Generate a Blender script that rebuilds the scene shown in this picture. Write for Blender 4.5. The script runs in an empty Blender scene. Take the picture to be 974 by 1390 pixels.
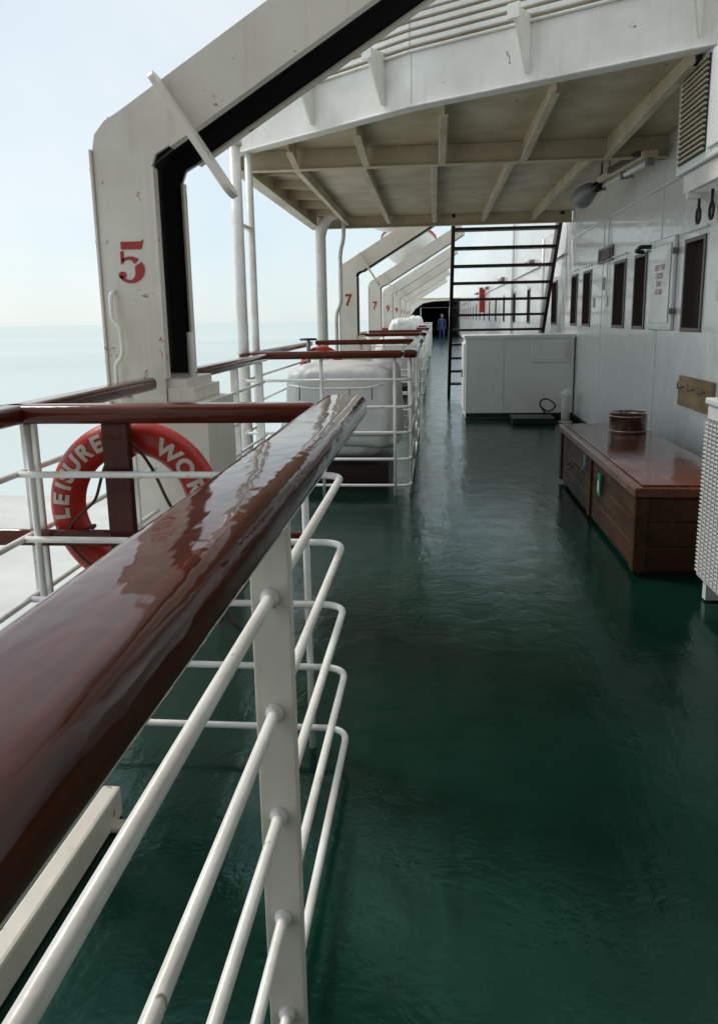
import bpy, bmesh, math, random
from mathutils import Vector, Matrix
from mathutils import noise as N
random.seed(4)
sc = bpy.context.scene
sc.view_settings.view_transform='Standard'; sc.view_settings.look='None'; sc.view_settings.exposure=0

# ---------------------------------------------------------------- materials
def new_mat(name):
    m=bpy.data.materials.new(name); m.use_nodes=True
    nt=m.node_tree; b=nt.nodes['Principled BSDF']
    return m,nt,b
def ramp(nt,src,p0,p1,c0=(0,0,0,1),c1=(1,1,1,1)):
    r=nt.nodes.new('ShaderNodeValToRGB'); r.color_ramp.elements[0].position=p0; r.color_ramp.elements[1].position=p1
    r.color_ramp.elements[0].color=c0; r.color_ramp.elements[1].color=c1
    nt.links.new(src,r.inputs[0]); return r
def mix(nt,fac,a,b):
    m=nt.nodes.new('ShaderNodeMix'); m.data_type='RGBA'
    if isinstance(fac,float): m.inputs[0].default_value=fac
    else: nt.links.new(fac,m.inputs[0])
    for i,v in ((6,a),(7,b)):
        if isinstance(v,tuple): m.inputs[i].default_value=v
        else: nt.links.new(v,m.inputs[i])
    return m.outputs[2]
def c4(c): return (c[0],c[1],c[2],1)
def coords(nt,scale=(1,1,1)):
    tc=nt.nodes.new('ShaderNodeTexCoord'); mp=nt.nodes.new('ShaderNodeMapping'); mp.inputs['Scale'].default_value=scale
    nt.links.new(tc.outputs['Object'],mp.inputs[0]); return mp.outputs[0]
def noise(nt,vec,scale,detail=4,rough=.55,dist=0):
    n=nt.nodes.new('ShaderNodeTexNoise'); n.inputs['Scale'].default_value=scale; n.inputs['Detail'].default_value=detail
    n.inputs['Roughness'].default_value=rough; n.inputs['Distortion'].default_value=dist
    nt.links.new(vec,n.inputs['Vector']); return n.outputs['Fac']
def bump(nt,b,h,strength,dist=.01,prev=None):
    n=nt.nodes.new('ShaderNodeBump'); n.inputs['Strength'].default_value=strength; n.inputs['Distance'].default_value=dist
    nt.links.new(h,n.inputs['Height'])
    if prev: nt.links.new(prev,n.inputs['Normal'])
    nt.links.new(n.outputs[0],b.inputs['Normal']); return n.outputs[0]
def madd(nt,a,k,b):
    m=nt.nodes.new('ShaderNodeMath'); m.operation='MULTIPLY_ADD'; nt.links.new(a,m.inputs[0]); m.inputs[1].default_value=k; nt.links.new(b,m.inputs[2]); return m.outputs[0]

def paint(name,col,col2=None,rough=.35,rust=.0,bmp=.25,scale=2.2,fine=45,coat=0.0,metal=0.0,streak=0.0):
    m,nt,b=new_mat(name); v=coords(nt)
    col2=col2 or tuple(x*.8 for x in col)
    n1=noise(nt,v,scale,3,.6)
    c=mix(nt,ramp(nt,n1,.35,.7).outputs[0],c4(col),c4(col2))
    if rust>0:
        n2=noise(nt,v,7,4,.72,.4)
        r=ramp(nt,n2,.70-rust,.74-rust)
        c=mix(nt,r.outputs[0],c,(.22,.09,.035,1))
    if streak>0:
        n4=noise(nt,coords(nt,(9,9,.6)),2,2,.6)
        r2=ramp(nt,n4,.56,.85,(0,0,0,1),(streak,)*3+(1,))
        c=mix(nt,r2.outputs[0],c,(.36,.27,.17,1))
    nt.links.new(c,b.inputs['Base Color'])
    n3=noise(nt,v,fine,1,.5); n5=noise(nt,v,5,2,.5)
    bump(nt,b,madd(nt,n3,.15,n5),bmp,.02)
    rr=ramp(nt,n1,.3,.8,(rough*.8,)*3+(1,),(min(1,rough*1.4),)*3+(1,))
    nt.links.new(rr.outputs[0],b.inputs['Roughness'])
    b.inputs['Coat Weight'].default_value=coat; b.inputs['Metallic'].default_value=metal
    return m
def flat(name,col,rough=.5,metal=0):
    m,nt,b=new_mat(name); n=noise(nt,coords(nt),9,2,.6)
    nt.links.new(mix(nt,n,c4(col),c4(tuple(x*.6 for x in col))),b.inputs['Base Color']); b.inputs['Roughness'].default_value=rough; b.inputs['Metallic'].default_value=metal
    return m
WHITE=paint('white_paint',(.80,.79,.75),(.68,.66,.61),.33,.02,streak=.3)
CLEAN=paint('clean_white_paint',(.80,.81,.80),(.72,.73,.71),.3,0,.35)
ACW=paint('condenser_grey_white_paint',(.60,.61,.59),(.50,.51,.49),.4,.01,.3)
PIPEW=paint('pipe_white_paint',(.84,.84,.81),(.68,.65,.59),.28,.04,.3,6,60)
CREAM=paint('cream_paint',(.58,.50,.36),(.44,.37,.25),.45,.03,streak=.25)
DAVIT=paint('davit_paint',(.75,.70,.62),(.65,.60,.52),.4,.035,.4,streak=.3)
WALL=paint('wall_paint',(.82,.83,.82),(.74,.75,.74),.2,.0,.5,1.3,28,.3,streak=.10)
DARK=flat('painted_recess_shade',(.010,.010,.013),.6)  # near-black colour stands in for shade inside recesses
BLACK=flat('black_rubber',(.01,.01,.011),.4)
MAROON=flat('stair_maroon',(.022,.007,.006),.4)
RED=flat('red_paint',(.45,.016,.010),.4)
BUOY=paint('buoy_orange_red',(.52,.024,.009),(.40,.015,.007),.4,0,.3,6,80)
HULLR=flat('hull_reflection_tint',(.05,.010,.007),.5)  # dark red made up for its reflection in the handrail
LETTER=flat('letter_white',(.82,.72,.62),.5)
GREY=flat('grey_metal',(.22,.23,.23),.4)
ROPE=paint('rope',(.11,.055,.035),(.05,.03,.02),.9,0,.8,30,120)
GREEN2=flat('green_curb',(.003,.022,.015),.3)
GSIGN=flat('sign_green',(.01,.25,.12),.4)
STEEL=paint('bucket_metal',(.55,.47,.41),(.28,.22,.19),.16,0,.25,8,60,0,1.0)
BROWNF=flat('window_frame_brown',(.10,.07,.055),.4)
BLUE=flat('blue_cloth',(.03,.07,.20),.8)
SKIN=flat('skin',(.35,.19,.12),.6)
HAIR=flat('hair',(.01,.008,.007),.6)
TARP=paint('white_tarp',(.70,.71,.69),(.55,.57,.55),.4,0,.9,2,14)
PURP=flat('tinted_window',(.035,.02,.06),.1)
def glass(name,col):
    m,nt,b=new_mat(name); b.inputs['Base Color'].default_value=c4(col); b.inputs['Roughness'].default_value=.12
    bump(nt,b,noise(nt,coords(nt),1.5,1),.1,.02); return m
GLASS=glass('dark_glass',(.05,.04,.04))
def wood(name,axis,c1,c2,rough=.12,coat=1.0,bm=.25,ws=1.0):
    m,nt,b=new_mat(name)
    s=[26,26,26]; s[axis]=1.6
    v=coords(nt,tuple(s)); v2=coords(nt)
    n=noise(nt,v,1.0,4,.65,.6); big=noise(nt,v2,3.5,3,.6)
    c=mix(nt,ramp(nt,n,.3,.72).outputs[0],c4(c1),c4(c2))
    c=mix(nt,ramp(nt,big,.42,.72,(0,0,0,1),(.6,)*3+(1,)).outputs[0],c,c4(tuple(x*.35 for x in c1)))
    nt.links.new(c,b.inputs['Base Color'])
    b.inputs['Roughness'].default_value=.6; b.inputs['Specular IOR Level'].default_value=.05
    b.inputs['Coat Weight'].default_value=coat; b.inputs['Coat IOR'].default_value=1.38
    nt.links.new(ramp(nt,big,.35,.75,(rough*.6,)*3+(1,),(rough*1.7,)*3+(1,)).outputs[0],b.inputs['Coat Roughness'])
    s2=[6,6,6]; s2[axis]=2.6*ws
    w=noise(nt,coords(nt,tuple(s2)),1.6,3,.55)
    q=bump(nt,b,madd(nt,n,.05,w),bm,.016)
    nt.links.new(q,b.inputs['Coat Normal'])
    return m
TEAKY=wood('teak_varnish_y',1,(.115,.019,.005),(.032,.006,.003),.06,.9,.3)
TEAKX=wood('teak_varnish_x',0,(.16,.026,.009),(.065,.011,.005),.09,.8,.3)
TEAKZ=wood('teak_varnish_z',2,(.10,.018,.009),(.045,.009,.005),.12,.6)
CHEST=wood('chest_wood',1,(.07,.032,.014),(.022,.010,.005),.3,.3,.15)
LID=wood('chest_lid_wood',1,(.14,.038,.016),(.06,.016,.008),.12,.85,.15)
PINE=wood('light_wood',1,(.42,.3,.17),(.3,.2,.11),.4,.1)

m,nt,b=new_mat('green_deck_paint'); DECK=m
v=coords(nt)
n1=noise(nt,v,.8,3,.6); n2=noise(nt,v,4.5,4,.65,.3); n3=noise(nt,v,38,2,.6); nl=noise(nt,coords(nt,(3.0,.5,1)),1.6,3,.55)
c=mix(nt,ramp(nt,n1,.32,.68).outputs[0],(.0012,.0125,.0085,1),(.0024,.023,.0155,1))
c=mix(nt,ramp(nt,n2,.56,.74,(0,0,0,1),(.6,.6,.6,1)).outputs[0],c,(.001,.006,.005,1))
nt.links.new(c,b.inputs['Base Color'])
nt.links.new(ramp(nt,n2,.3,.7,(.10,)*3+(1,),(.26,)*3+(1,)).outputs[0],b.inputs['Roughness'])
b.inputs['Specular Tint'].default_value=(.3,1,.75,1); b.inputs['Specular IOR Level'].default_value=.48
p=bump(nt,b,madd(nt,nl,1.4,n2),.28,.014); bump(nt,b,n3,.25,.002,p)

m,nt,b=new_mat('sea_water'); SEA=m
n=noise(nt,coords(nt,(.05,.12,1)),1,3,.6); n2=noise(nt,coords(nt,(.002,.006,1)),1,3,.6)
nt.links.new(mix(nt,ramp(nt,n2,.35,.7).outputs[0],(.53,.60,.585,1),(.46,.535,.53,1)),b.inputs['Base Color'])  # distance haze is put into this pale base colour
b.inputs['Roughness'].default_value=.45; bump(nt,b,n,.4,.5)
m,nt,b=new_mat('concrete'); CONC=m
n=noise(nt,coords(nt),.25,5,.65)
nt.links.new(mix(nt,ramp(nt,n,.3,.7).outputs[0],(.58,.58,.55,1),(.44,.45,.44,1)),b.inputs['Base Color']); b.inputs['Roughness'].default_value=.8

# ---------------------------------------------------------------- mesh builder
class B:
    def __init__(s,name): s.name=name; s.bm=bmesh.new(); s.mats=[]
    def mi(s,m):
        if m not in s.mats: s.mats.append(m)
        return s.mats.index(m)
    def _f(s,vs,m,smooth=False):
        try: f=s.bm.faces.new(vs)
        except ValueError: return
        f.material_index=s.mi(m); f.smooth=smooth
    def box(s,x0,x1,y0,y1,z0,z1,m,M=None):
        x0,x1=sorted((x0,x1));y0,y1=sorted((y0,y1));z0,z1=sorted((z0,z1))
        P=[Vector(p) for p in ((x0,y0,z0),(x1,y0,z0),(x1,y1,z0),(x0,y1,z0),(x0,y0,z1),(x1,y0,z1),(x1,y1,z1),(x0,y1,z1))]
        if M: P=[M@p for p in P]
        V=[s.bm.verts.new(p) for p in P]
        for q in ((0,3,2,1),(4,5,6,7),(0,1,5,4),(1,2,6,5),(2,3,7,6),(3,0,4,7)): s._f([V[i] for i in q],m)
    def rbox(s,x0,x1,y0,y1,z0,z1,m,r=.02,seg=3):
        b2=bmesh.new(); x0,x1=sorted((x0,x1));y0,y1=sorted((y0,y1));z0,z1=sorted((z0,z1))
        bmesh.ops.create_cube(b2,size=1)
        for vv in b2.verts: vv.co=Vector(((x0+x1)/2+vv.co.x*(x1-x0),(y0+y1)/2+vv.co.y*(y1-y0),(z0+z1)/2+vv.co.z*(z1-z0)))
        bmesh.ops.bevel(b2,geom=list(b2.edges),offset=r,segments=seg,affect='EDGES',profile=.5)
        s.merge(b2,m,seg>2)
    def merge(s,b2,m,smooth=True,M=None):
        mp={}
        for vv in b2.verts: mp[vv]=s.bm.verts.new(M@vv.co if M else vv.co)
        for f in b2.faces: s._f([mp[q] for q in f.verts],m,smooth)
        b2.free()
    def prism(s,poly,axis,a,bb,m):
        def mk(p,t):
            if axis=='y': return Vector((p[0],t,p[1]))
            if axis=='z': return Vector((p[0],p[1],t))
            return Vector((t,p[0],p[1]))
        A=[s.bm.verts.new(mk(p,a)) for p in poly]; C=[s.bm.verts.new(mk(p,bb)) for p in poly]
        s._f(A,m); s._f(C[::-1],m)
        n=len(poly)
        for i in range(n): s._f([A[i],C[i],C[(i+1)%n],A[(i+1)%n]],m)
    def tube(s,pts,r,m,seg=10,closed=False,cap=True):
        pts=[Vector(p) for p in pts]; n=len(pts)
        rs=r if isinstance(r,(list,tuple)) else [r]*n
        rings=[]; prev=None
        for i,p in enumerate(pts):
            if closed: t=(pts[(i+1)%n]-pts[i-1])
            else: t=(pts[min(i+1,n-1)]-pts[max(i-1,0)])
            t.normalize()
            if prev is None:
                u=t.cross(Vector((0,0,1)) if abs(t.z)<.9 else Vector((1,0,0))).normalized()
            else:
                u=(prev-t*prev.dot(t)); u.normalize()
            prev=u; w=t.cross(u)
            rings.append([s.bm.verts.new(p+(u*math.cos(2*math.pi*k/seg)+w*math.sin(2*math.pi*k/seg))*rs[i]) for k in range(seg)])
        rng=range(n if closed else n-1)
        for i in rng:
            a=rings[i]; c=rings[(i+1)%n]
            for k in range(seg): s._f([a[k],a[(k+1)%seg],c[(k+1)%seg],c[k]],m,True)
        if cap and not closed:
            s._f(rings[0][::-1],m); s._f(rings[-1],m)
    def ball(s,c,r,m,sc3=(1,1,1),u=14,v=9):
        b2=bmesh.new(); bmesh.ops.create_uvsphere(b2,u_segments=u,v_segments=v,radius=r)
        for q in b2.verts: q.co=Vector((q.co.x*sc3[0],q.co.y*sc3[1],q.co.z*sc3[2]))+Vector(c)
        s.merge(b2,m,True)
    def add(s,verts,faces,m):
        V=[s.bm.verts.new(p) for p in verts]
        for f in faces: s._f([V[i] for i in f],m)
    def done(s,bevel=0,seg=2,sub=0):
        me=bpy.data.meshes.new(s.name); s.bm.normal_update()
        bmesh.ops.recalc_face_normals(s.bm,faces=list(s.bm.faces)); s.bm.to_mesh(me); s.bm.free()
        for q in s.mats: me.materials.append(q)
        o=bpy.data.objects.new(s.name,me); sc.collection.objects.link(o)
        if bevel:
            md=o.modifiers.new('bev','BEVEL'); md.width=bevel; md.segments=seg; md.limit_method='ANGLE'; md.angle_limit=math.radians(50)
        return o
def fillet(pts,r=.08,n=6):
    pts=[Vector(p) for p in pts]; out=[pts[0]]
    for i in range(1,len(pts)-1):
        a,p,c=pts[i-1],pts[i],pts[i+1]
        A=p+(a-p).normalized()*min(r,(a-p).length*.45); C=p+(c-p).normalized()*min(r,(c-p).length*.45)
        for k in range(n+1):
            t=k/n; out.append(A*(1-t)**2+p*2*t*(1-t)+C*t*t)
    out.append(pts[-1]); return out
def text_geo(body,size,offset=0.0):
    cu=bpy.data.curves.new('t','FONT'); cu.body=body; cu.size=size; cu.align_x='CENTER'; cu.align_y='CENTER'; cu.offset=offset
    cu.resolution_u=6
    o=bpy.data.objects.new('t',cu); sc.collection.objects.link(o)
    bpy.context.view_layer.update()
    dg=bpy.context.evaluated_depsgraph_get(); me=o.evaluated_get(dg).to_mesh()
    V=[v.co.copy() for v in me.vertices]; F=[tuple(p.vertices) for p in me.polygons]
    o.evaluated_get(dg).to_mesh_clear(); bpy.data.objects.remove(o); bpy.data.curves.remove(cu)
    return V,F

WX=2.05; CZ=3.04
# ---------------------------------------------------------------- deck / hull / wall
d=B('ship_deck')
d.box(-1.78,2.3,-8,120,-.25,0,DECK); d.done()
d=B('ship_hull'); d.box(-1.84,-1.785,-8,120,-9,.09,CLEAN); d.box(-1.784,-1.70,-8,120,.003,.06,GREEN2); d.done()

wins=[(6.37,6.87),(8.05,8.52),(8.9,9.46),(10.8,11.35),(11.8,12.3),(13.7,14.3)]
y=17.5
while y<62: wins+= [(y,y+.5)]; y+=3.1
w=B('deckhouse_wall')
Z0,Z1=1.36,2.09
def wallseg(y0,y1,z0,z1): w.box(WX,WX+.14,y0,y1,z0,z1,WALL)
w.box(WX,WX+.14,-8,120,0,Z0,WALL); 
w.box(WX,WX+.14,-8,120,Z1,5.4,WALL)
yy=-8
for a,c in wins:
    wallseg(yy,a,Z0,Z1); yy=c
wallseg(yy,120,Z0,Z1)
for a,c in wins:
    w.box(WX-.012,WX+.13,a-.004,a+.035,Z0-.004,Z1+.004,BROWNF); w.box(WX-.012,WX+.13,c-.035,c+.004,Z0-.004,Z1+.004,BROWNF)
    w.box(WX-.012,WX+.13,a+.036,c-.036,Z0-.004,Z0+.03,BROWNF); w.box(WX-.012,WX+.13,a+.036,c-.036,Z1-.03,Z1+.004,BROWNF)
    w.box(WX+.07,WX+.09,a+.036,c-.036,Z0+.031,Z1-.031,GLASS)
    w.box(WX-.03,WX-.0125,a-.05,c+.05,Z1+.05,Z1+.065,WALL)
w.box(WX-.03,WX-.002,-8,120,.003,.09,GREEN2)
w.tube([(WX-.02,5.5,2.62),(WX-.02,12.4,2.62)],.010,WALL,8)
w.tube([(WX-.02,12.9,2.45),(WX-.02,60,2.45)],.018,WALL,8)
for yv in (7.6,10.1,12.9,15.8): w.box(WX-.006,WX-.001,yv,yv+.012,.1,3.0,WALL)
for yv in (6.0,9.75,10.55): w.box(WX-.016,WX-.002,yv,yv+.06,1.6,1.72,PIPEW); 
w.tube([(WX-.015,9.78,1.72),(WX-.015,9.78,2.62)],.008,WALL,6)
w.done(.004,1)

# ---------------------------------------------------------------- overhead deck
front=[(-1.80,7.42),(-1.58,7.24),(-.15,6.05),(1.6,5.0),(2.05,4.75)]
r=B('unseen_light_block_deck')
r.prism([(-1.8,12.5)]+front+[(2.05,12.5)],'z',CZ,CZ+.08,CREAM)
def beamx(y,x0,x1,h,t=.012,fl=.09):
    r.box(x0,x1,y,y+t,CZ-h,CZ-.001,CREAM); r.box(x0,x1,y-fl/2,y+fl/2,CZ-h-.014,CZ-h-.001,CREAM)
beamx(7.55,-1.8,2.04,.17); 
r.box(-1.8,2.04,12.46,12.50,CZ-.16,CZ+.5,CREAM); r.box(-1.8,2.04,12.38,12.455,CZ-.172,CZ-.16,CREAM)
def fy(x):
    for (a,b_),(c_,d_) in zip(front[:-1],front[1:]):
        if a<=x<=c_: return b_+(d_-b_)*(x-a)/(c_-a)
    return 7
for x in (-1.32,-.68,0.0,.72,1.45):
    r.box(x-.006,x+.006,7.6,12.37,CZ-.12,CZ-.001,CREAM); r.box(x-.03,x+.03,7.6,12.37,CZ-.132,CZ-.121,CREAM)
    r.prism([(7.6,CZ-.001),(7.6,CZ-.17),(7.9,CZ-.13)],'x',x-.008,x+.008,CREAM)
    y0=fy(x)+.05
    if y0<7.4:
        r.prism([(y0,CZ-.001),(y0,CZ-.10),(7.48,CZ-.17),(7.48,CZ-.001)],'x',x+.06,x+.072,CREAM)
        r.prism([(y0+.05,CZ-.101),(y0+.05,CZ-.113),(7.48,CZ-.183),(7.48,CZ-.171)],'x',x+.035,x+.097,CREAM)
r.box(-1.8,-1.785,7.5,12.4,CZ-.17,CZ-.002,CREAM)
r.box(-1.86,-1.72,7.5,12.4,CZ-.186,CZ-.171,CREAM)
for y in (8.3,9.1,9.9,10.7,11.5): r.box(-1.78,-1.33,y,y+.012,CZ-.09,CZ-.002,CREAM)
front2=[(-1.05,fy(-1.05))]+front[2:]
def strip(z0,z1,off,th,m,line=front):
    for (a,b_),(c_,d_) in zip(line[:-1],line[1:]):
        n=Vector((-(b_-d_),-(c_-a))).normalized()
        p=[(a+n.x*off,b_+n.y*off),(c_+n.x*off,d_+n.y*off),(c_+n.x*(off-th),d_+n.y*(off-th)),(a+n.x*(off-th),b_+n.y*(off-th))]
        r.prism(p,'z',z0,z1,m)
strip(CZ-.05,CZ+.30,.03,.028,WHITE)
strip(CZ-.065,CZ-.051,.07,.12,WHITE)
strip(CZ+.301,CZ+.315,.06,.12,WHITE)
for k in range(4): strip(CZ+.345+k*.055,CZ+.378+k*.055,.05,.03,WHITE,front2)
strip(CZ+.30,CZ+.56,-.06,.02,CREAM,front2)
strip(CZ+.56,CZ+1.0,.05,.05,WHITE,front2)
strip(CZ+1.001,CZ+1.03,.08,.14,WHITE,front2)
for (x,yv) in ((-.95,6.72),(-.35,6.22),(.62,5.59),(1.52,5.05)):
    M=Matrix.Translation((x,yv,0))@Matrix.Rotation(-.62,4,'Z')
    b2=bmesh.new()
    pr=[(-.03,CZ+.0),(-.07,CZ+.0),(-.22,CZ+.30),(-.22,CZ+.36),(-.03,CZ+.36)]
    A=[b2.verts.new((-.012,p[0],p[1])) for p in pr]; C=[b2.verts.new((.012,p[0],p[1])) for p in pr]
    b2.faces.new(A); b2.faces.new(C[::-1])
    for i in range(5): b2.faces.new([A[i],C[i],C[(i+1)%5],A[(i+1)%5]])
    r.merge(b2,WHITE,False,M)
    r.box(-.045,.045,-.235,-.221,CZ+.28,CZ+.37,WHITE,M)
r.done(.004,1)
u=B('upper_deckhouse')
pts=[(-.6,7.6),(.4,6.6),(2.05,5.7),(2.05,12.4),(-.6,12.4)]
u.prism(pts,'z',CZ+.09,CZ+2.6,WHITE)
for t0,t1 in ((.12,.42),(.52,.9)):
    for (q0,q1) in (((-.6,7.6),(.4,6.6)),((.4,6.6),(2.05,5.7))):
        a=Vector(q0); c_=Vector(q1); dd=(c_-a); n=Vector((dd.y,-dd.x)).normalized()
        p0=a+dd*t0+n*.004; p1=a+dd*t1+n*.004
        u.prism([tuple(p0),tuple(p1),tuple(p1+n*.01),tuple(p0+n*.01)],'z',CZ+1.15,CZ+2.0,PURP)
u.done()
f=B('aft_covered_passage')
f.box(-2.0,2.04,65,115,2.95,3.1,CREAM); f.box(-2.0,-1.9,66,115,0.003,2.94,WHITE); f.box(-1.8,2.0,110,110.1,.003,2.9,DARK)  # far end closed with a near-black sheet as painted tunnel shade
f.prism([(-2.0,2.95),(-2.0,1.6),(-1.5,2.3),(-.9,2.7),(0,2.85),(2.0,2.9),(2.0,2.949)],'y',64.9,65.1,WHITE)
f.done()
f=B('unseen_light_block_deck')  # unseen deck over and behind the camera, added to block light from the foreground
f.box(-1.8,2.04,-8,-3.4,CZ,CZ+.1,CREAM); f.box(.35,2.04,-3.399,2.4,CZ,CZ+.1,CREAM)
for k in range(4): f.box(-1.75,2.03,-3.6-k*1.2,-3.59-k*1.2,CZ-.15,CZ-.002,CREAM)
for k in range(4): f.box(.36,2.03,1.8-k*1.2,1.81-k*1.2,CZ-.15,CZ-.002,CREAM)
f.done()
f=B('unseen_light_block_bulkhead'); f.box(-1.75,1.9,-7.6,-7.5,.003,CZ-.16,CREAM); f.box(.1,.9,-7.49,-7.47,.15,2.1,MAROON); f.done()  # unseen wall behind the camera, added to darken the near deck and handrail

# ---------------------------------------------------------------- pillars
p=B('roof_pillar'); p.tube([(-1.66,6.8,0),(-1.66,6.8,3.0)],.05,PIPEW,18); p.tube([(-1.66,6.8,0),(-1.66,6.8,.03)],.09,PIPEW,18); p.tube([(-1.66,6.8,2.93),(-1.66,6.8,3.0)],.065,PIPEW,18)
p.tube([(-1.66,7.3,0),(-1.66,7.3,3.0)],.035,PIPEW,16); p.box(-1.68,-1.64,6.85,7.27,2.3,2.33,PIPEW); p.done()
p=B('roof_pillar'); p.tube(fillet([(-1.66,11.8,0),(-1.66,11.8,2.75),(-1.55,11.8,2.98),(-1.4,11.8,3.02)],.1),.08,PIPEW,18)
p.tube(fillet([(-1.5,12.2,0),(-1.5,12.2,1.6),(-1.42,12.2,1.75),(-1.42,12.2,2.5),(-1.36,12.2,2.7),(-1.36,12.2,3.0)],.1),.03,PIPEW,10); p.done()

# ---------------------------------------------------------------- davits
def stencil5(D,cx,cz,y,h,m):
    w=h*.72
    def P(u,v): return Vector((cx+(u-.5)*w,y,cz+(v-.5)*h))
    D.add([P(*q) for q in ((.18,.80),(.90,.80),(1.0,1.04),(.90,.985),(.18,.985))],[(0,1,2,3,4)],m)
    D.add([P(*q) for q in ((.14,.76),(.26,.76),(.26,.50),(.14,.44))],[(0,1,2,3)],m)
    n=18; a0,a1=math.radians(128),math.radians(-150); V=[];F=[]
    for k in range(n+1):
        a=a0+(a1-a0)*k/n; 
        th=.10+.17*max(0,math.cos(a))
        ro=(.50,.325); V.append(P(.47+ro[0]*math.cos(a),.31+ro[1]*math.sin(a)))
        V.append(P(.47+(ro[0]-th*1.25)*math.cos(a),.31+(ro[1]-th*.75)*math.sin(a)))
    for k in range(n):
        if k in (5,): continue
        F.append((2*k,2*k+2,2*k+3,2*k+1))
    D.add(V,F,m)
    V=[P(.17+.14*math.cos(2*math.pi*k/12),.19+.085*math.sin(2*math.pi*k/12)) for k in range(12)]
    D.add(V,[tuple(range(12))],m)
def davit(y0,num,main=False):
    y1=y0+.5; D=B('lifeboat_davit')
    s_=.6; xe=.75
    outer=[(-1.655,2.33),(-1.64,2.40),(-1.585,2.46),(-1.51,2.50),(xe-.12,2.50+s_*(xe-.12+1.51))]
    inner=[(xe,2.34+s_*(xe+1.267)),(-1.267,2.34),(-1.34,2.30),(-1.365,2.24)]
    face=[(-1.655,0.0)]+outer+inner+[(-1.365,0.0)]
    D.prism(face,'y',y0,y0+.02,DAVIT); D.prism(face,'y',y1-.02,y1,DAVIT)
    O=[(-1.655,0.0)]+outer
    I=[(-1.63,0.0),(-1.63,2.325),(-1.618,2.385),(-1.57,2.44),(-1.50,2.476),(xe-.11,2.472+s_*(xe-.12+1.51))]
    for i in range(len(O)-1):
        D.prism([O[i],O[i+1],I[i+1],I[i]],'y',y0+.021,y1-.021,DAVIT)
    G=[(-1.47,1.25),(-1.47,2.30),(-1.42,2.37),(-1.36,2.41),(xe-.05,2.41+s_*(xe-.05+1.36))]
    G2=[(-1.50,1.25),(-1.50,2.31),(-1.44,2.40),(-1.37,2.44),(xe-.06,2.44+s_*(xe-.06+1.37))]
    for i in range(len(G)-1): D.prism([G[i],G[i+1],G2[i+1],G2[i]],'y',y0+.022,y1-.022,DARK)  # dark lining paints the shade inside the open channel
    for (ya,yb) in ((y0-.012,y0+.05),(y1-.05,y1+.012)):
        D.box(-1.366,-1.352,ya,yb,1.22,2.24,DAVIT)
        D.prism([(-1.267,2.34),(xe,2.34+s_*(xe+1.267)),(xe+.006,2.328+s_*(xe+1.267)),(-1.262,2.327)],'y',ya,yb,DAVIT)
    D.tube([(-1.44,y0+.25,1.3),(-1.44,y0+.25,2.3),(-1.33,y0+.25,2.38),(xe-.1,y0+.25,2.38+s_*(xe-.1+1.33))],.008,GREY,6)
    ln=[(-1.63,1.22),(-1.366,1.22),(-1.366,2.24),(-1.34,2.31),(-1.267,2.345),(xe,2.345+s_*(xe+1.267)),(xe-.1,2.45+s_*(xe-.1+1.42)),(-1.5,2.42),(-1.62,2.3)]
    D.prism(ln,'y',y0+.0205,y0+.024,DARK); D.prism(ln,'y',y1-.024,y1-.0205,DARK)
    D.box(-1.63,-1.15,y0-.02,y1+.02,.003,1.10,DAVIT); D.box(-1.60,-1.26,y0+.022,y1-.022,1.101,1.215,DAVIT)
    D.box(-1.36,-1.22,y0+.01,y1-.01,1.101,1.17,DAVIT)
    D.box(-1.69,-1.10,y0-.06,y1+.06,.002,.04,DAVIT)
    D.box(-1.668,-1.656,y0-.015,y1+.015,.1,2.33,DAVIT)
    ang=math.atan(s_)
    cx,cz=-1.14,2.375
    M=Matrix.Translation((cx,y0-.05,cz))@Matrix.Rotation(-ang-.04,4,'Y')
    b2=bmesh.new(); n=10; pl=[]
    for k in range(n+1):
        t=math.pi*k/n; pl.append((math.cos(t)*.085, .27+math.sin(t)*.05))
    for k in range(n+1):
        t=math.pi+math.pi*k/n; pl.append((math.cos(t)*.085,-.30+math.sin(t)*.05))
    A=[b2.verts.new((-.015,q[0],q[1])) for q in pl]; C=[b2.verts.new((.015,q[0],q[1])) for q in pl]
    b2.faces.new(A); b2.faces.new(C[::-1])
    for i in range(len(pl)): b2.faces.new([A[i],C[i],C[(i+1)%len(pl)],A[(i+1)%len(pl)]])
    D.merge(b2,DAVIT,False,M)
    if num=='5': stencil5(D,-1.50,1.80,y0-.004,.20,RED)
    else:
        V,F=text_geo(num,.27,.008)
        D.add([Vector((-1.50+q.x*.85,y0-.004,1.83+q.y)) for q in V],F,RED)
    if main:
        D.tube(fillet([(-1.60,y0,1.66),(-1.60,y0-.05,1.64),(-1.60,y0-.05,1.52),(-1.555,y0-.06,1.48),(-1.555,y0-.06,1.34),(-1.60,y0-.05,1.30),(-1.60,y0-.05,1.16),(-1.60,y0,1.14)],.03),.011,PIPEW,10)
        D.tube(fillet([(-1.695,y0+.12,.2),(-1.695,y0+.12,2.34),(-1.60,y0+.12,2.50)],.08),.013,ROPE,8)
        for z in (.7,1.3,1.9,2.25): D.box(-1.72,-1.66,y0+.10,y0+.14,z,z+.02,PIPEW)
        for k in range(7):
            D.tube([(-1.62,y0+.001,.5+k*.28),(-1.62,y0-.008,.5+k*.28)],.008,DAVIT,8)
        D.tube([(-1.30,y0+.25,1.2),(-1.30,y0+.25,1.45)],.02,PIPEW,10)
    D.done(.005,2)
davit(3.9,'5',True)
for yy_,nn in ((-3.6,'5'),(14.0,'7'),(20.3,'7'),(26,'9'),(32,'9'),(38.5,'11'),(46,'11')): davit(yy_,nn)

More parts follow.
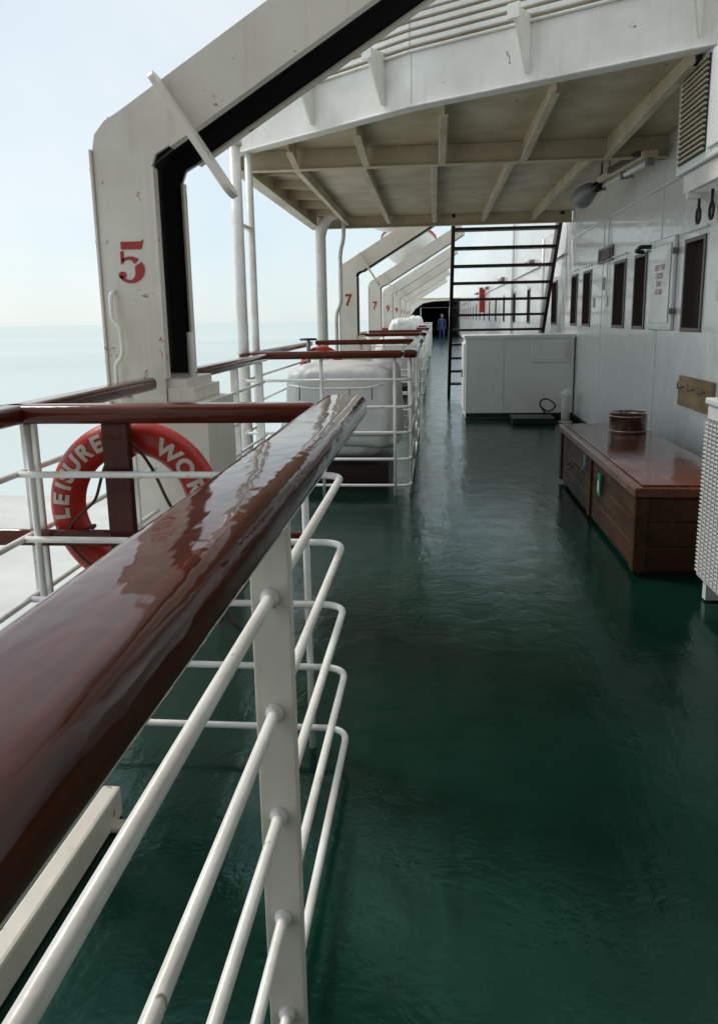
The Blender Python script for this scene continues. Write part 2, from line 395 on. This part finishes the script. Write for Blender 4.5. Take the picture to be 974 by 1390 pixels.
# ---------------------------------------------------------------- railings
HZ=[1.0,.77,.55,.32,.09]
def pipes(D,path,r=.0115,zs=HZ,rad=.085):
    for z in zs: D.tube(fillet([(q[0],q[1],z) for q in path],rad,8),r,PIPEW,12)
def handrail(D,x0,x1,y0,y1,m,z0=1.175,z1=1.245,r=.026):
    D.rbox(x0,x1,y0,y1,z0,z1,m,r,5)
R=B('foreground_railing')
pipes(R,[(-.30,-2),(-.30,2.5),(-1.41,2.5)])
for yv in (1.345,-.6):
    R.rbox(-.337,-.262,yv,yv+.03,.001,1.158,DAVIT,.004,2)
    for z in HZ: R.ball((-.30,yv,z),.017,PIPEW,(1.1,1,1.2)); R.ball((-.30,yv+.03,z),.017,PIPEW,(1.1,1,1.2))
handrail(R,-.385,-.228,-2,2.68,TEAKY,1.163,1.25,.034)
handrail(R,-1.50,-.387,2.50,2.60,TEAKX,1.17,1.235)
for x in (-.43,-1.38): R.tube([(x,2.525,0),(x,2.525,1.17)],.012,PIPEW,10)
R.rbox(-1.125,-1.03,2.535,2.565,.70,1.172,TEAKZ,.006,2)
R.rbox(-1.62,-.42,2.568,2.592,.725,.785,TEAKX,.008,2)
R.done()
S=B('shipside_railing')
for (a,c_) in ((-2,3.82),(4.46,6.5)):
    for z in HZ: S.tube([(-1.42,a,z),(-1.42,c_,z)],.0115,PIPEW,10)
    handrail(S,-1.475,-1.375,a,c_,TEAKY,1.17,1.235)
for yv in (-.5,1.0,2.6,3.5,4.7,5.5,6.3): S.rbox(-1.45,-1.39,yv,yv+.02,.0,1.169,PIPEW,.004,1)
S.done()
def bay(y0,y1,xi=-.2):
    T=B('bay_railing')
    pipes(T,[(-1.6,y0),(xi,y0),(xi,y1),(-1.6,y1)],.0125)
    handrail(T,-1.55,xi-.062,y0-.05,y0+.05,TEAKX,1.18,1.245); handrail(T,xi-.06,xi+.06,y0-.07,y1+.07,TEAKY,1.182,1.247)
    handrail(T,-1.55,xi-.062,y1-.05,y1+.05,TEAKX,1.18,1.245)
    for x in (-1.5,-.95,xi-.13): T.tube([(x,y0,0),(x,y0,1.18)],.014,PIPEW,10); T.tube([(x,y1,0),(x,y1,1.18)],.014,PIPEW,10)
    n=max(1,int((y1-y0)/1.1))
    for k in range(n+1):
        yv=y0+.12+(y1-y0-.24)*k/n; T.tube([(xi,yv,0),(xi,yv,1.18)],.014,PIPEW,10)
    T.done()
    T=B('shipside_railing')
    for z in HZ: T.tube([(-1.62,y0,z),(-1.62,y1,z)],.012,PIPEW,8)
    handrail(T,-1.67,-1.57,y0+.06,y1-.06,TEAKY,1.17,1.235); T.done()
bay(6.6,10.3); bay(14.9,18.8); bay(23,30); bay(34,41); bay(46,56)

# ---------------------------------------------------------------- lifebuoy
L=B('lifebuoy'); C0=Vector((-1.075,2.672,.85)); Rm=.255; rt=.062
NS,NT=72,20; g=[]
for i in range(NS):
    a=2*math.pi*i/NS; row=[]
    for k in range(NT):
        t=2*math.pi*k/NT; rr=Rm+rt*math.cos(t)
        row.append(L.bm.verts.new(C0+Vector((rr*math.cos(a),-rt*math.sin(t)*.9,rr*math.sin(a)))))
    g.append(row)
for i in range(NS):
    for k in range(NT): L._f([g[i][k],g[(i+1)%NS][k],g[(i+1)%NS][(k+1)%NT],g[i][(k+1)%NT]],BUOY,True)
def letter(ch,deg,size=.085):
    V,F=text_geo(ch,size,.0035); a=math.radians(deg)
    b2=bmesh.new(); vs=[b2.verts.new(q) for q in V]
    for q in F:
        try: b2.faces.new([vs[i] for i in q])
        except ValueError: pass
    bmesh.ops.subdivide_edges(b2,edges=[e for e in b2.edges if e.calc_length()>.02],cuts=2,use_grid_fill=False)
    bmesh.ops.triangulate(b2,faces=b2.faces[:])
    for q in b2.verts:
        rr=Rm+q.co.y*.95; aa=a-q.co.x/Rm*.95
        dy=math.sqrt(max(1e-6,rt*rt-(rr-Rm)**2))*.9+.003
        q.co=C0+Vector((rr*math.cos(aa),-dy,rr*math.sin(aa)))
    L.merge(b2,LETTER,False)
for ch,dg in zip("LEISURE",(184,172,161,152,141,127,114)): letter(ch,dg)
for ch,dg in zip("WORLD",(54,36,19,5,-9)): letter(ch,dg)
for dg in (90,205,-40,-90):
    a=math.radians(dg); c_=C0+Vector((Rm*math.cos(a),0,Rm*math.sin(a))); pts=[]
    for k in range(20):
        t=2*math.pi*k/20; rr=(rt+.006); rad=Vector((math.cos(a),0,math.sin(a)))
        pts.append(c_+rad*(rr*math.cos(t))+Vector((0,-rr*.9*math.sin(t),0)))
    L.tube(pts,.008,ROPE,6,closed=True)
def sag(d0,d1,inward,n=14):
    P=[]
    for k in range(n+1):
        t=k/n; a=math.radians(d0+(d1-d0)*t); rr=Rm+.01-(inward*math.sin(math.pi*t))
        P.append(C0+Vector((rr*math.cos(a),-.066-.02*math.sin(math.pi*t),rr*math.sin(a)-.03*math.sin(math.pi*t))))
    return P
L.tube(sag(205,90,.13),.0055,ROPE,6); L.tube(sag(90,-40,.10),.0055,ROPE,6); L.tube(sag(-40,-90,.02),.0055,ROPE,6); L.tube(sag(-90,-155,.04),.0055,ROPE,6)
L.tube(fillet([C0+Vector(q) for q in ((.17,-.05,-.18),(.26,-.06,-.26),(.33,-.03,-.33),(.31,0,-.42),(.36,.02,-.48))],.06),.006,ROPE,6)
L.tube(fillet([C0+Vector(q) for q in ((.19,-.06,-.16),(.22,-.07,-.30),(.27,-.05,-.36),(.25,0,-.46),(.30,.02,-.44),(.28,.02,-.36))],.05),.005,ROPE,6)
L.done()

# ---------------------------------------------------------------- storage chest + ashtray bucket
K=B('wooden_chest')
x0,x1,ya,yb=1.165,1.82,4.50,7.24
for k in range(3):
    z=.03+k*.147
    K.rbox(x0,x0+.03,ya,yb,z,z+.144,CHEST,.004,1)
    K.rbox(x0+.031,x1,ya,ya+.03,z,z+.144,CHEST,.004,1)
    K.rbox(x0+.031,x1,yb-.03,yb,z,z+.144,CHEST,.004,1)
K.rbox(x0-.014,x0-.001,ya,ya+.08,.03,.47,CHEST,.003,1); K.rbox(x0-.014,x0-.001,yb-.08,yb,.03,.47,CHEST,.003,1)
K.rbox(x0-.014,x0-.001,5.8,5.88,.03,.47,CHEST,.003,1)
K.rbox(x0-.014,x0+.06,ya-.014,ya-.001,.03,.47,CHEST,.003,1)
K.box(x0+.04,x1-.01,ya+.04,yb-.04,.0,.46,BLACK)
K.rbox(x0-.025,x1+.01,ya-.025,yb+.02,.473,.53,LID,.008,2)
K.rbox(x0+.03,x1-.04,ya+.03,yb-.03,.531,.54,LID,.003,1)
K.box(x0-.024,x0-.0145,5.42,5.50,.27,.42,GSIGN); K.box(x0-.027,x0-.0245,5.44,5.48,.29,.37,LETTER)
K.box(x0-.03,x0-.015,5.95,6.0,.38,.47,GREY); K.tube([(x0-.03,5.975,.38),(x0-.045,5.975,.35),(x0-.03,5.975,.32)],.008,GREY,8)
K.tube(fillet([(x0-.015,6.5,.28),(x0-.05,6.5,.26),(x0-.05,6.64,.26),(x0-.015,6.64,.28)],.02),.006,BLACK,8)
for yh in (4.9,6.9): K.box(x1-.1,x1,yh,yh+.06,.541,.546,GREY)
K.done()
K=B('ashtray_bucket')
cx,cy,cz=1.60,6.62,.541
K.tube([(cx,cy,cz),(cx,cy,cz+.01),(cx,cy,cz+.165),(cx,cy,cz+.17)],[.146,.15,.15,.158],STEEL,32,cap=False)
K.tube([(cx,cy,cz+.17),(cx,cy,cz+.167),(cx,cy,cz+.12)],[.158,.142,.14],STEEL,32,cap=False)
K.tube([(cx,cy,cz+.12),(cx,cy,cz+.121)],[.142,.142],GREY,32); K.tube([(cx,cy,cz),(cx,cy,cz+.002)],[.135,.135],STEEL,32)
for z in (.02,.14): K.tube([(cx,cy,cz+z),(cx,cy,cz+z+.008)],[.153,.153],STEEL,32)
K.done()

# ---------------------------------------------------------------- air conditioners
def ac(x0,x1,y0,y1,z0,z1,name):
    A=B(name)
    A.rbox(x0+.012,x1,y0,y1,z0,z1,ACW,.012,2)
    m_=.035
    A.box(x0+.004,x0+.0115,y0+m_,y1-m_,z0+m_,z1-.1,GREY)
    n=int((z1-z0-.14)/.022)
    for k in range(n):
        z=z0+m_+.006+k*.022; A.box(x0-.004,x0+.003,y0+m_-.01,y1-m_+.01,z,z+.009,ACW)
    yv=y0+m_
    while yv<y1-m_: A.box(x0-.008,x0-.0045,yv,yv+.006,z0+m_,z1-.1,ACW); yv+=.055
    for yv in (y0+.08,y1-.12): A.box(x0+.03,x1-.03,yv,yv+.05,z0-.10,z0-.001,ACW)
    A.rbox(x0,x1+.01,y0-.01,y1+.01,z1-.03,z1+.004,ACW,.008,2)
    return A
A=ac(1.40,1.75,3.25,4.2,.11,1.07,'air_conditioner_condenser'); A.done()
A=B('wall_air_conditioner')
ax0,ax1,ay0,ay1,az0,az1=1.56,1.95,4.55,5.60,2.38,3.0
A.rbox(ax0+.012,ax1,ay0,ay1,az0,az1,CLEAN,.012,2)
A.box(ax0+.004,ax0+.0115,5.02,5.52,az0+.05,az1-.04,DARK)
for k in range(17):
    z=az0+.06+k*.031; A.box(ax0-.012,ax0+.0035,5.02,5.52,z,z+.011,CREAM)
A.rbox(ax0-.004,ax0+.011,4.6,4.96,az0+.05,az1-.04,CLEAN,.004,1)
A.box(1.6,2.04,4.7,4.74,2.22,2.258,PIPEW); A.box(1.6,2.04,5.4,5.44,2.22,2.258,PIPEW); A.box(1.6,1.64,4.6,5.5,2.259,2.37,PIPEW)
for yv in (4.72,5.42): A.prism([(2.04,2.22),(1.7,2.22),(2.04,1.98)],'y',yv-.006,yv+.006,PIPEW)
for yv in (5.3,5.55): 
    pts=[(1.72,yv+.035*math.cos(t),2.13+.05*math.sin(t)) for t in [math.pi*2*k/14 for k in range(14)]]
    A.tube(pts,.010,BLACK,8,closed=True); A.tube([(1.72,yv,2.26),(1.72,yv,2.17)],.010,BLACK,8)
A.done()

# ---------------------------------------------------------------- white locker under the stairs
K=B('deck_locker')
K.rbox(.46,2.03,11.75,12.75,.02,1.22,CLEAN,.012,2); K.rbox(.44,2.04,11.72,12.78,1.19,1.24,CLEAN,.008,2)
K.rbox(1.42,1.94,11.725,11.749,.84,1.17,CLEAN,.006,1); K.rbox(1.46,1.90,11.715,11.724,.88,1.13,CLEAN,.004,1)
K.rbox(.435,.459,11.85,12.25,.12,1.12,CLEAN,.006,1); K.rbox(.435,.459,12.28,12.7,.12,1.12,CLEAN,.006,1)
K.box(.42,.434,12.2,12.23,.6,.72,GREY); K.box(.42,.434,12.3,12.33,.6,.72,GREY)
K.box(.47,2.02,11.742,11.749,.03,.10,GREEN2)
K.box(1.0,1.012,11.744,11.749,.11,1.18,CLEAN)
K.done()
K=B('deck_vent_pipe')
K.tube(fillet([(1.86,11.3,0),(1.86,11.3,.42),(1.86,11.12,.46),(1.78,11.05,.40)],.08),.062,PIPEW,16); K.tube([(1.86,11.3,0),(1.86,11.3,.03)],.1,PIPEW,16); K.done()
K=B('deck_step'); K.rbox(1.10,1.70,11.15,11.65,.0,.09,GREEN2,.01,2)
K.tube(fillet([(1.62,11.6,.1),(1.5,11.5,.28),(1.6,11.4,.36),(1.75,11.35,.25),(1.62,11.3,.15),(1.5,11.35,.25)],.1),.012,BLACK,8); K.done()

# ---------------------------------------------------------------- stairs
K=B('steel_stairs')
xl,xr=.29,1.90
def yz(t): return 15.6-3.0*t, 3.0*t
for x in (xl,xr):
    K.prism([(15.8,0),(15.45,0),(12.45,3.0),(12.45,3.25),(12.55,3.25)],'x',x-.028,x+.028,MAROON)
for k in range(1,12):
    y_,z_=yz(k/11.6); K.box(xl+.029,xr-.029,y_-.12,y_+.12,z_-.03,z_+.012,MAROON)
K.tube([(xr,12.8,2.8),(xr,12.8,3.6)],.018,MAROON,8)
K.done()

# ---------------------------------------------------------------- wall fittings
K=B('storm_cover_panel')
K.rbox(WX-.035,WX-.002,7.08,7.80,1.36,2.16,WALL,.01,2)
K.rbox(WX-.045,WX-.036,7.14,7.74,1.42,2.10,WALL,.006,2)
for z in (1.5,2.0): K.box(WX-.06,WX-.03,7.02,7.09,z,z+.05,GREY)
V,F=text_geo("KEEP THIS\nDOOR\nSHUT\nAT SEA",.07,.001)
K.add([Vector((WX-.048,7.44-q.x,1.80+q.y)) for q in V],F,RED); K.done()
K=B('wall_nameplate'); K.rbox(WX-.02,WX-.002,9.55,10.35,2.12,2.30,BROWNF,.006,2); K.rbox(WX-.026,WX-.021,9.6,10.3,2.15,2.27,CHEST,.003,1); K.done()
K=B('wooden_hook_board'); K.rbox(WX-.03,WX-.002,5.95,6.75,.76,1.0,PINE,.006,2)
for yv in (6.1,6.35,6.6): K.tube(fillet([(WX-.03,yv,.92),(WX-.08,yv,.90),(WX-.08,yv,.96)],.02),.006,GREY,8)
K.done()
K=B('safety_sign'); K.box(WX-.006,WX-.002,6.0,6.18,2.14,2.38,LETTER); K.box(WX-.009,WX-.0065,6.02,6.16,2.2,2.36,GSIGN); K.done()
K=B('safety_sign'); K.box(WX-.006,WX-.002,9.95,10.07,1.8,1.95,GSIGN); K.done()
K=B('wall_handle_bracket'); K.tube(fillet([(WX,7.95,2.13),(WX-.1,7.95,2.13),(WX-.1,8.1,2.10),(WX-.02,8.15,2.10)],.03),.02,BLACK,8); K.done()
K=B('fluorescent_light_fixture')
Mf=Matrix.Translation((1.79,8.05,2.80))@Matrix.Rotation(.10,4,'Z')
K.box(-.06,.06,-.68,.68,.03,.09,CREAM,Mf); K.tube([Mf@Vector((0,-.62,0)),Mf@Vector((0,.62,0))],.022,CLEAN,12)
for yv in (-.66,0,.66): K.box(-.03,.03,yv-.03,yv+.03,-.035,.029,GREY,Mf)
for yv in (-.45,.45): K.box(.05,.25,yv,yv+.03,.05,.08,CREAM,Mf); K.box(-.01,.01,yv,yv+.03,.091,.23,CREAM,Mf)
K.box(-.10,-.061,-.6,.2,.05,.10,BROWNF,Mf)
K.done()
K=B('deck_floodlight'); K.tube([(1.66,8.75,2.80),(1.63,8.88,2.79),(1.60,9.0,2.76),(1.59,9.08,2.75)],[.05,.085,.11,.115],GREY,18)
K.ball((1.67,8.70,2.80),.055,BLACK); K.tube([(1.67,8.72,2.84),(1.72,8.75,2.95),(1.72,8.75,3.04)],.012,GREY,8); K.done()
K=B('fire_equipment_box'); K.rbox(WX-.2,WX-.002,33,33.6,1.7,2.7,RED,.01,2); K.rbox(WX-.212,WX-.201,33.05,33.55,1.75,2.65,RED,.004,1); K.done()
for yv in (17,24,31,38):
    K=B('bulkhead_lamp'); K.tube([(WX,yv,2.6),(WX-.12,yv,2.6)],.06,GREY,12); K.ball((WX-.14,yv,2.6),.07,CLEAN); K.done()
K=B('fire_hose_pipe'); K.tube([(WX-.05,15.2,.1),(WX-.05,15.2,2.9)],.03,WALL,10); K.tube([(WX-.05,21,.1),(WX-.05,21,4.9)],.04,WALL,10); K.done()

# ---------------------------------------------------------------- winch covers, lockers, valves
def sup(D,c,rx,ry,rz,m,e=.35,seed=0,ez=None,taper=0,amp=1):
    b2=bmesh.new(); bmesh.ops.create_uvsphere(b2,u_segments=72,v_segments=40,radius=1)
    ez=ez or e
    def pw(v,e): return math.copysign(abs(v)**e,v)
    for q in b2.verts:
        v=q.co.normalized(); th=math.atan2(v.y,v.x); ph=math.asin(max(-1,min(1,v.z)))
        sz=pw(math.sin(ph),ez); tp=1-taper*(sz+1)/2
        P=Vector((rx*tp*pw(math.cos(ph),ez)*pw(math.cos(th),e),ry*tp*pw(math.cos(ph),ez)*pw(math.sin(th),e),rz*sz))
        k=N.noise(P*3.0+Vector((seed,0,0)))*.06+abs(N.noise(Vector((P.x*6,P.y*6,P.z*1.6+seed))))*.09
        q.co=P*(1+k*amp)+Vector(c)
    D.merge(b2,m,True)
K=B('covered_boat_winch')
sup(K,(-.87,7.75,.70),.57,.72,.37,TARP,.26,2,.24,.14,1)
sup(K,(-.87,7.75,.36),.50,.66,.16,TARP,.45,5,.8,0,1)
K.box(-1.3,-.42,7.15,8.35,.003,.16,MAROON); 
K.tube(fillet([(-1.3,6.97,.93),(-1.1,6.94,.90),(-.6,6.94,.90),(-.45,6.97,.93)],.05),.010,PIPEW,8)
for x in (-1.2,-1.0,-.75,-.55): K.tube([(x,6.95,.92),(x,6.93,.80)],.007,GREY,6)
pts=[(-.87+.61*math.copysign(abs(math.cos(t))**.3,math.cos(t)),7.75+.78*math.copysign(abs(math.sin(t))**.3,math.sin(t)),.47) for t in [2*math.pi*k/60 for k in range(60)]]
K.tube(pts,.007,GREY,6,closed=True)
K.done()
for (yv,zt) in ((16.5,1.15),(21.5,1.5),(27,1.4),(36,1.6)):
    K=B('covered_boat_winch'); sup(K,(-.85,yv,zt*.55),.42,.7,zt*.45,TARP,.5,yv,.5,.2); K.box(-1.2,-.5,yv-.5,yv+.5,.003,.15,MAROON); K.done()
K=B('valve_handwheel'); K.tube([(-1.42,8.9,0),(-1.42,8.9,1.28)],.022,GREY,10)
K.tube([(-1.42+.09*math.cos(t),8.9+.09*math.sin(t),1.29) for t in [2*math.pi*k/20 for k in range(20)]],.012,BLACK,8,closed=True)
K.tube([(-1.51,8.9,1.29),(-1.33,8.9,1.29)],.009,BLACK,6); K.tube([(-1.42,8.81,1.29),(-1.42,8.99,1.29)],.009,BLACK,6); K.done()
K=B('lifebuoy')
pts=[(-1.45+.24*math.cos(t),10.15,.88+.24*math.sin(t)) for t in [2*math.pi*k/32 for k in range(32)]]
K.tube(pts,.055,BUOY,12,closed=True)
for k in range(4):
    a=math.pi/4+k*math.pi/2; K.tube([(-1.45+.24*math.cos(a)-.03*math.sin(a),10.15,.88+.24*math.sin(a)+.03*math.cos(a)),(-1.45+.24*math.cos(a)+.03*math.sin(a),10.15,.88+.24*math.sin(a)-.03*math.cos(a))],.059,LETTER,12)
K.done()
for yv in (31.2,43):
    K=B('deck_locker'); K.rbox(-.75,-.12,yv,yv+1.4,.02,1.25,CLEAN,.02,2); K.rbox(-.77,-.10,yv-.02,yv+1.42,1.22,1.27,CLEAN,.01,2)
    K.rbox(-.6,-.25,yv-.014,yv-.001,.2,1.1,CLEAN,.004,1); K.box(-.3,-.28,yv-.03,yv-.015,.6,.72,GREY); K.done()
K=B('deck_foundation_beam')
K.rbox(-1.02,-.96,.9,2.10,.002,.10,DAVIT,.01,2); K.rbox(-1.05,-.92,.95,1.0,.002,.02,DAVIT,.004,1); K.rbox(-1.05,-.92,2.0,2.05,.002,.02,DAVIT,.004,1)
K.done()

# ---------------------------------------------------------------- lifeboats held by the davits
def lifeboat(yc,half,xc,zc,m1,wd=.95,dp=.85):
    K=B('lifeboat'); n=24; secs=[]
    for i in range(n+1):
        t=i/n*2-1; wdt=wd*(1-abs(t)**2.6)**.6+.001; dep=dp*(1-abs(t)**4)**.5+.02
        yv=yc+half*t; row=[]
        for k in range(17):
            a=math.pi*k/16; row.append(K.bm.verts.new((xc-wdt*math.cos(a),yv,zc+.25*t*t-dep*math.sin(a)**.8)))
        secs.append(row)
    for i in range(n):
        for k in range(16): K._f([secs[i][k],secs[i+1][k],secs[i+1][k+1],secs[i][k+1]],m1,True)
    for i in range(n): K._f([secs[i][0],secs[i][16],secs[i+1][16],secs[i+1][0]],CLEAN,True)
    K.tube([tuple(s_[0].co) for s_ in secs],.04,BUOY,8); K.tube([tuple(s_[16].co) for s_ in secs],.04,BUOY,8)
    K.done()
lifeboat(17.4,3.0,-.9,4.25,CLEAN); lifeboat(29.2,3.0,-.9,4.25,CLEAN)
lifeboat(-.15,3.1,-.75,4.35,HULLR,1.35,1.1)  # unseen boat overhead; hull colour serves the handrail reflections

# ---------------------------------------------------------------- person far along the deck
def person(x,y):
    me=bpy.data.meshes.new('deck_worker'); o=bpy.data.objects.new('deck_worker',me); sc.collection.objects.link(o)
    P=[((0,0,.92),.13),((0,0,1.12),.12),((0,0,1.36),.145),((0,0,1.47),.06),((0,.0,1.54),.06),
       ((.19,0,1.40),.055),((.25,.03,1.12),.042),((.23,-.08,.90),.035),((-.19,0,1.40),.055),((-.25,-.02,1.12),.042),((-.24,.06,.88),.035),
       ((.10,0,.86),.095),((.12,-.10,.48),.062),((.12,.02,.08),.045),((.12,-.12,.04),.04),
       ((-.10,0,.86),.095),((-.12,.08,.47),.062),((-.12,.16,.08),.045),((-.12,.02,.04),.04)]
    E=[(0,1),(1,2),(2,3),(3,4),(2,5),(5,6),(6,7),(2,8),(8,9),(9,10),(0,11),(11,12),(12,13),(13,14),(0,15),(15,16),(16,17),(17,18)]
    me.from_pydata([p[0] for p in P],E,[])
    md=o.modifiers.new('s','SKIN')
    for i,p_ in enumerate(P): me.skin_vertices[0].data[i].radius=(p_[1],p_[1]*.85)
    me.skin_vertices[0].data[0].use_root=True
    o.modifiers.new('ss','SUBSURF').levels=2; o.modifiers['ss'].render_levels=2
    me.materials.append(BLUE); o.location=(x,y,0)
    H=B('head'); H.ball((0,0,1.64),.10,SKIN,(.85,.95,1.2),20,14); H.ball((0,.02,1.67),.104,HAIR,(.88,.95,1.1),20,14)
    H.ball((0,-.10,1.63),.018,SKIN); 
    for s_ in (-1,1): H.ball((.035*s_,-.09,1.655),.01,HAIR); H.ball((.088*s_,0,1.64),.022,SKIN,(.5,1,1.3))
    H.ball((.23,-.08,.86),.04,SKIN,(.7,1,1.4)); H.ball((-.24,.06,.84),.04,SKIN,(.7,1,1.4))
    h=H.done(); h.parent=o
person(.5,52)

# ---------------------------------------------------------------- sea, pier
K=B('sea'); K.box(-14000,14000,-14000,14000,-15,-14,SEA); K.done()
K=B('pier'); K.box(-70,-3.2,-80,48,-12,-9.5,CONC)
for k in range(8): K.rbox(-69.6,-69,-60+k*14,-59.4+k*14,-9.5,-8.8,BROWNF,.05,2)
for k in range(6): K.rbox(-10-k*10,-9.4-k*10,47,47.6,-9.5,-8.6,BROWNF,.05,2)
K.done()

# ---------------------------------------------------------------- world + sun
el,az=math.radians(50),math.radians(-62)
S_=Vector((math.sin(az)*math.cos(el),math.cos(az)*math.cos(el),math.sin(el)))
wd=bpy.data.worlds.new('World'); sc.world=wd; wd.use_nodes=True
nt=wd.node_tree; bg=nt.nodes['Background']
sky=nt.nodes.new('ShaderNodeTexSky'); sky.sky_type='NISHITA'; sky.sun_disc=False
sky.sun_elevation=el; sky.sun_rotation=az; sky.dust_density=.6; sky.air_density=1.0; sky.ozone_density=1; sky.altitude=0
tc=nt.nodes.new('ShaderNodeTexCoord'); cl=noise(nt,tc.outputs['Generated'],2.2,4,.55)
hz=mix(nt,ramp(nt,cl,.35,.7).outputs[0],(5.5,6.5,6.9,1),(7.2,7.4,7.3,1))
out=mix(nt,.80,sky.outputs[0],hz)
nt.links.new(out,bg.inputs[0]); bg.inputs[1].default_value=.135
sl=bpy.data.lights.new('sun','SUN'); sl.energy=2.4; sl.angle=math.radians(14); sl.color=(1,.95,.87)
so=bpy.data.objects.new('sun',sl); sc.collection.objects.link(so); so.rotation_euler=S_.to_track_quat('Z','Y').to_euler()

# ---------------------------------------------------------------- camera
Yc=Vector((102,218,-1060)).normalized(); rl=math.radians(1.0); h=Vector((math.cos(rl),math.sin(rl),0))
Zc=h.cross(Yc).normalized(); Xc=Yc.cross(Zc).normalized()
M=Matrix((Xc,Yc,Zc)).to_4x4(); M.translation=Vector((0,0,1.5))
cd=bpy.data.cameras.new('camera'); cam=bpy.data.objects.new('camera',cd); sc.collection.objects.link(cam); cam.matrix_world=M
cd.sensor_fit='VERTICAL'; cd.sensor_height=36; cd.lens=36*1060/1390; cd.shift_y=-45/1390; cd.clip_start=.02; cd.clip_end=40000
sc.camera=cam
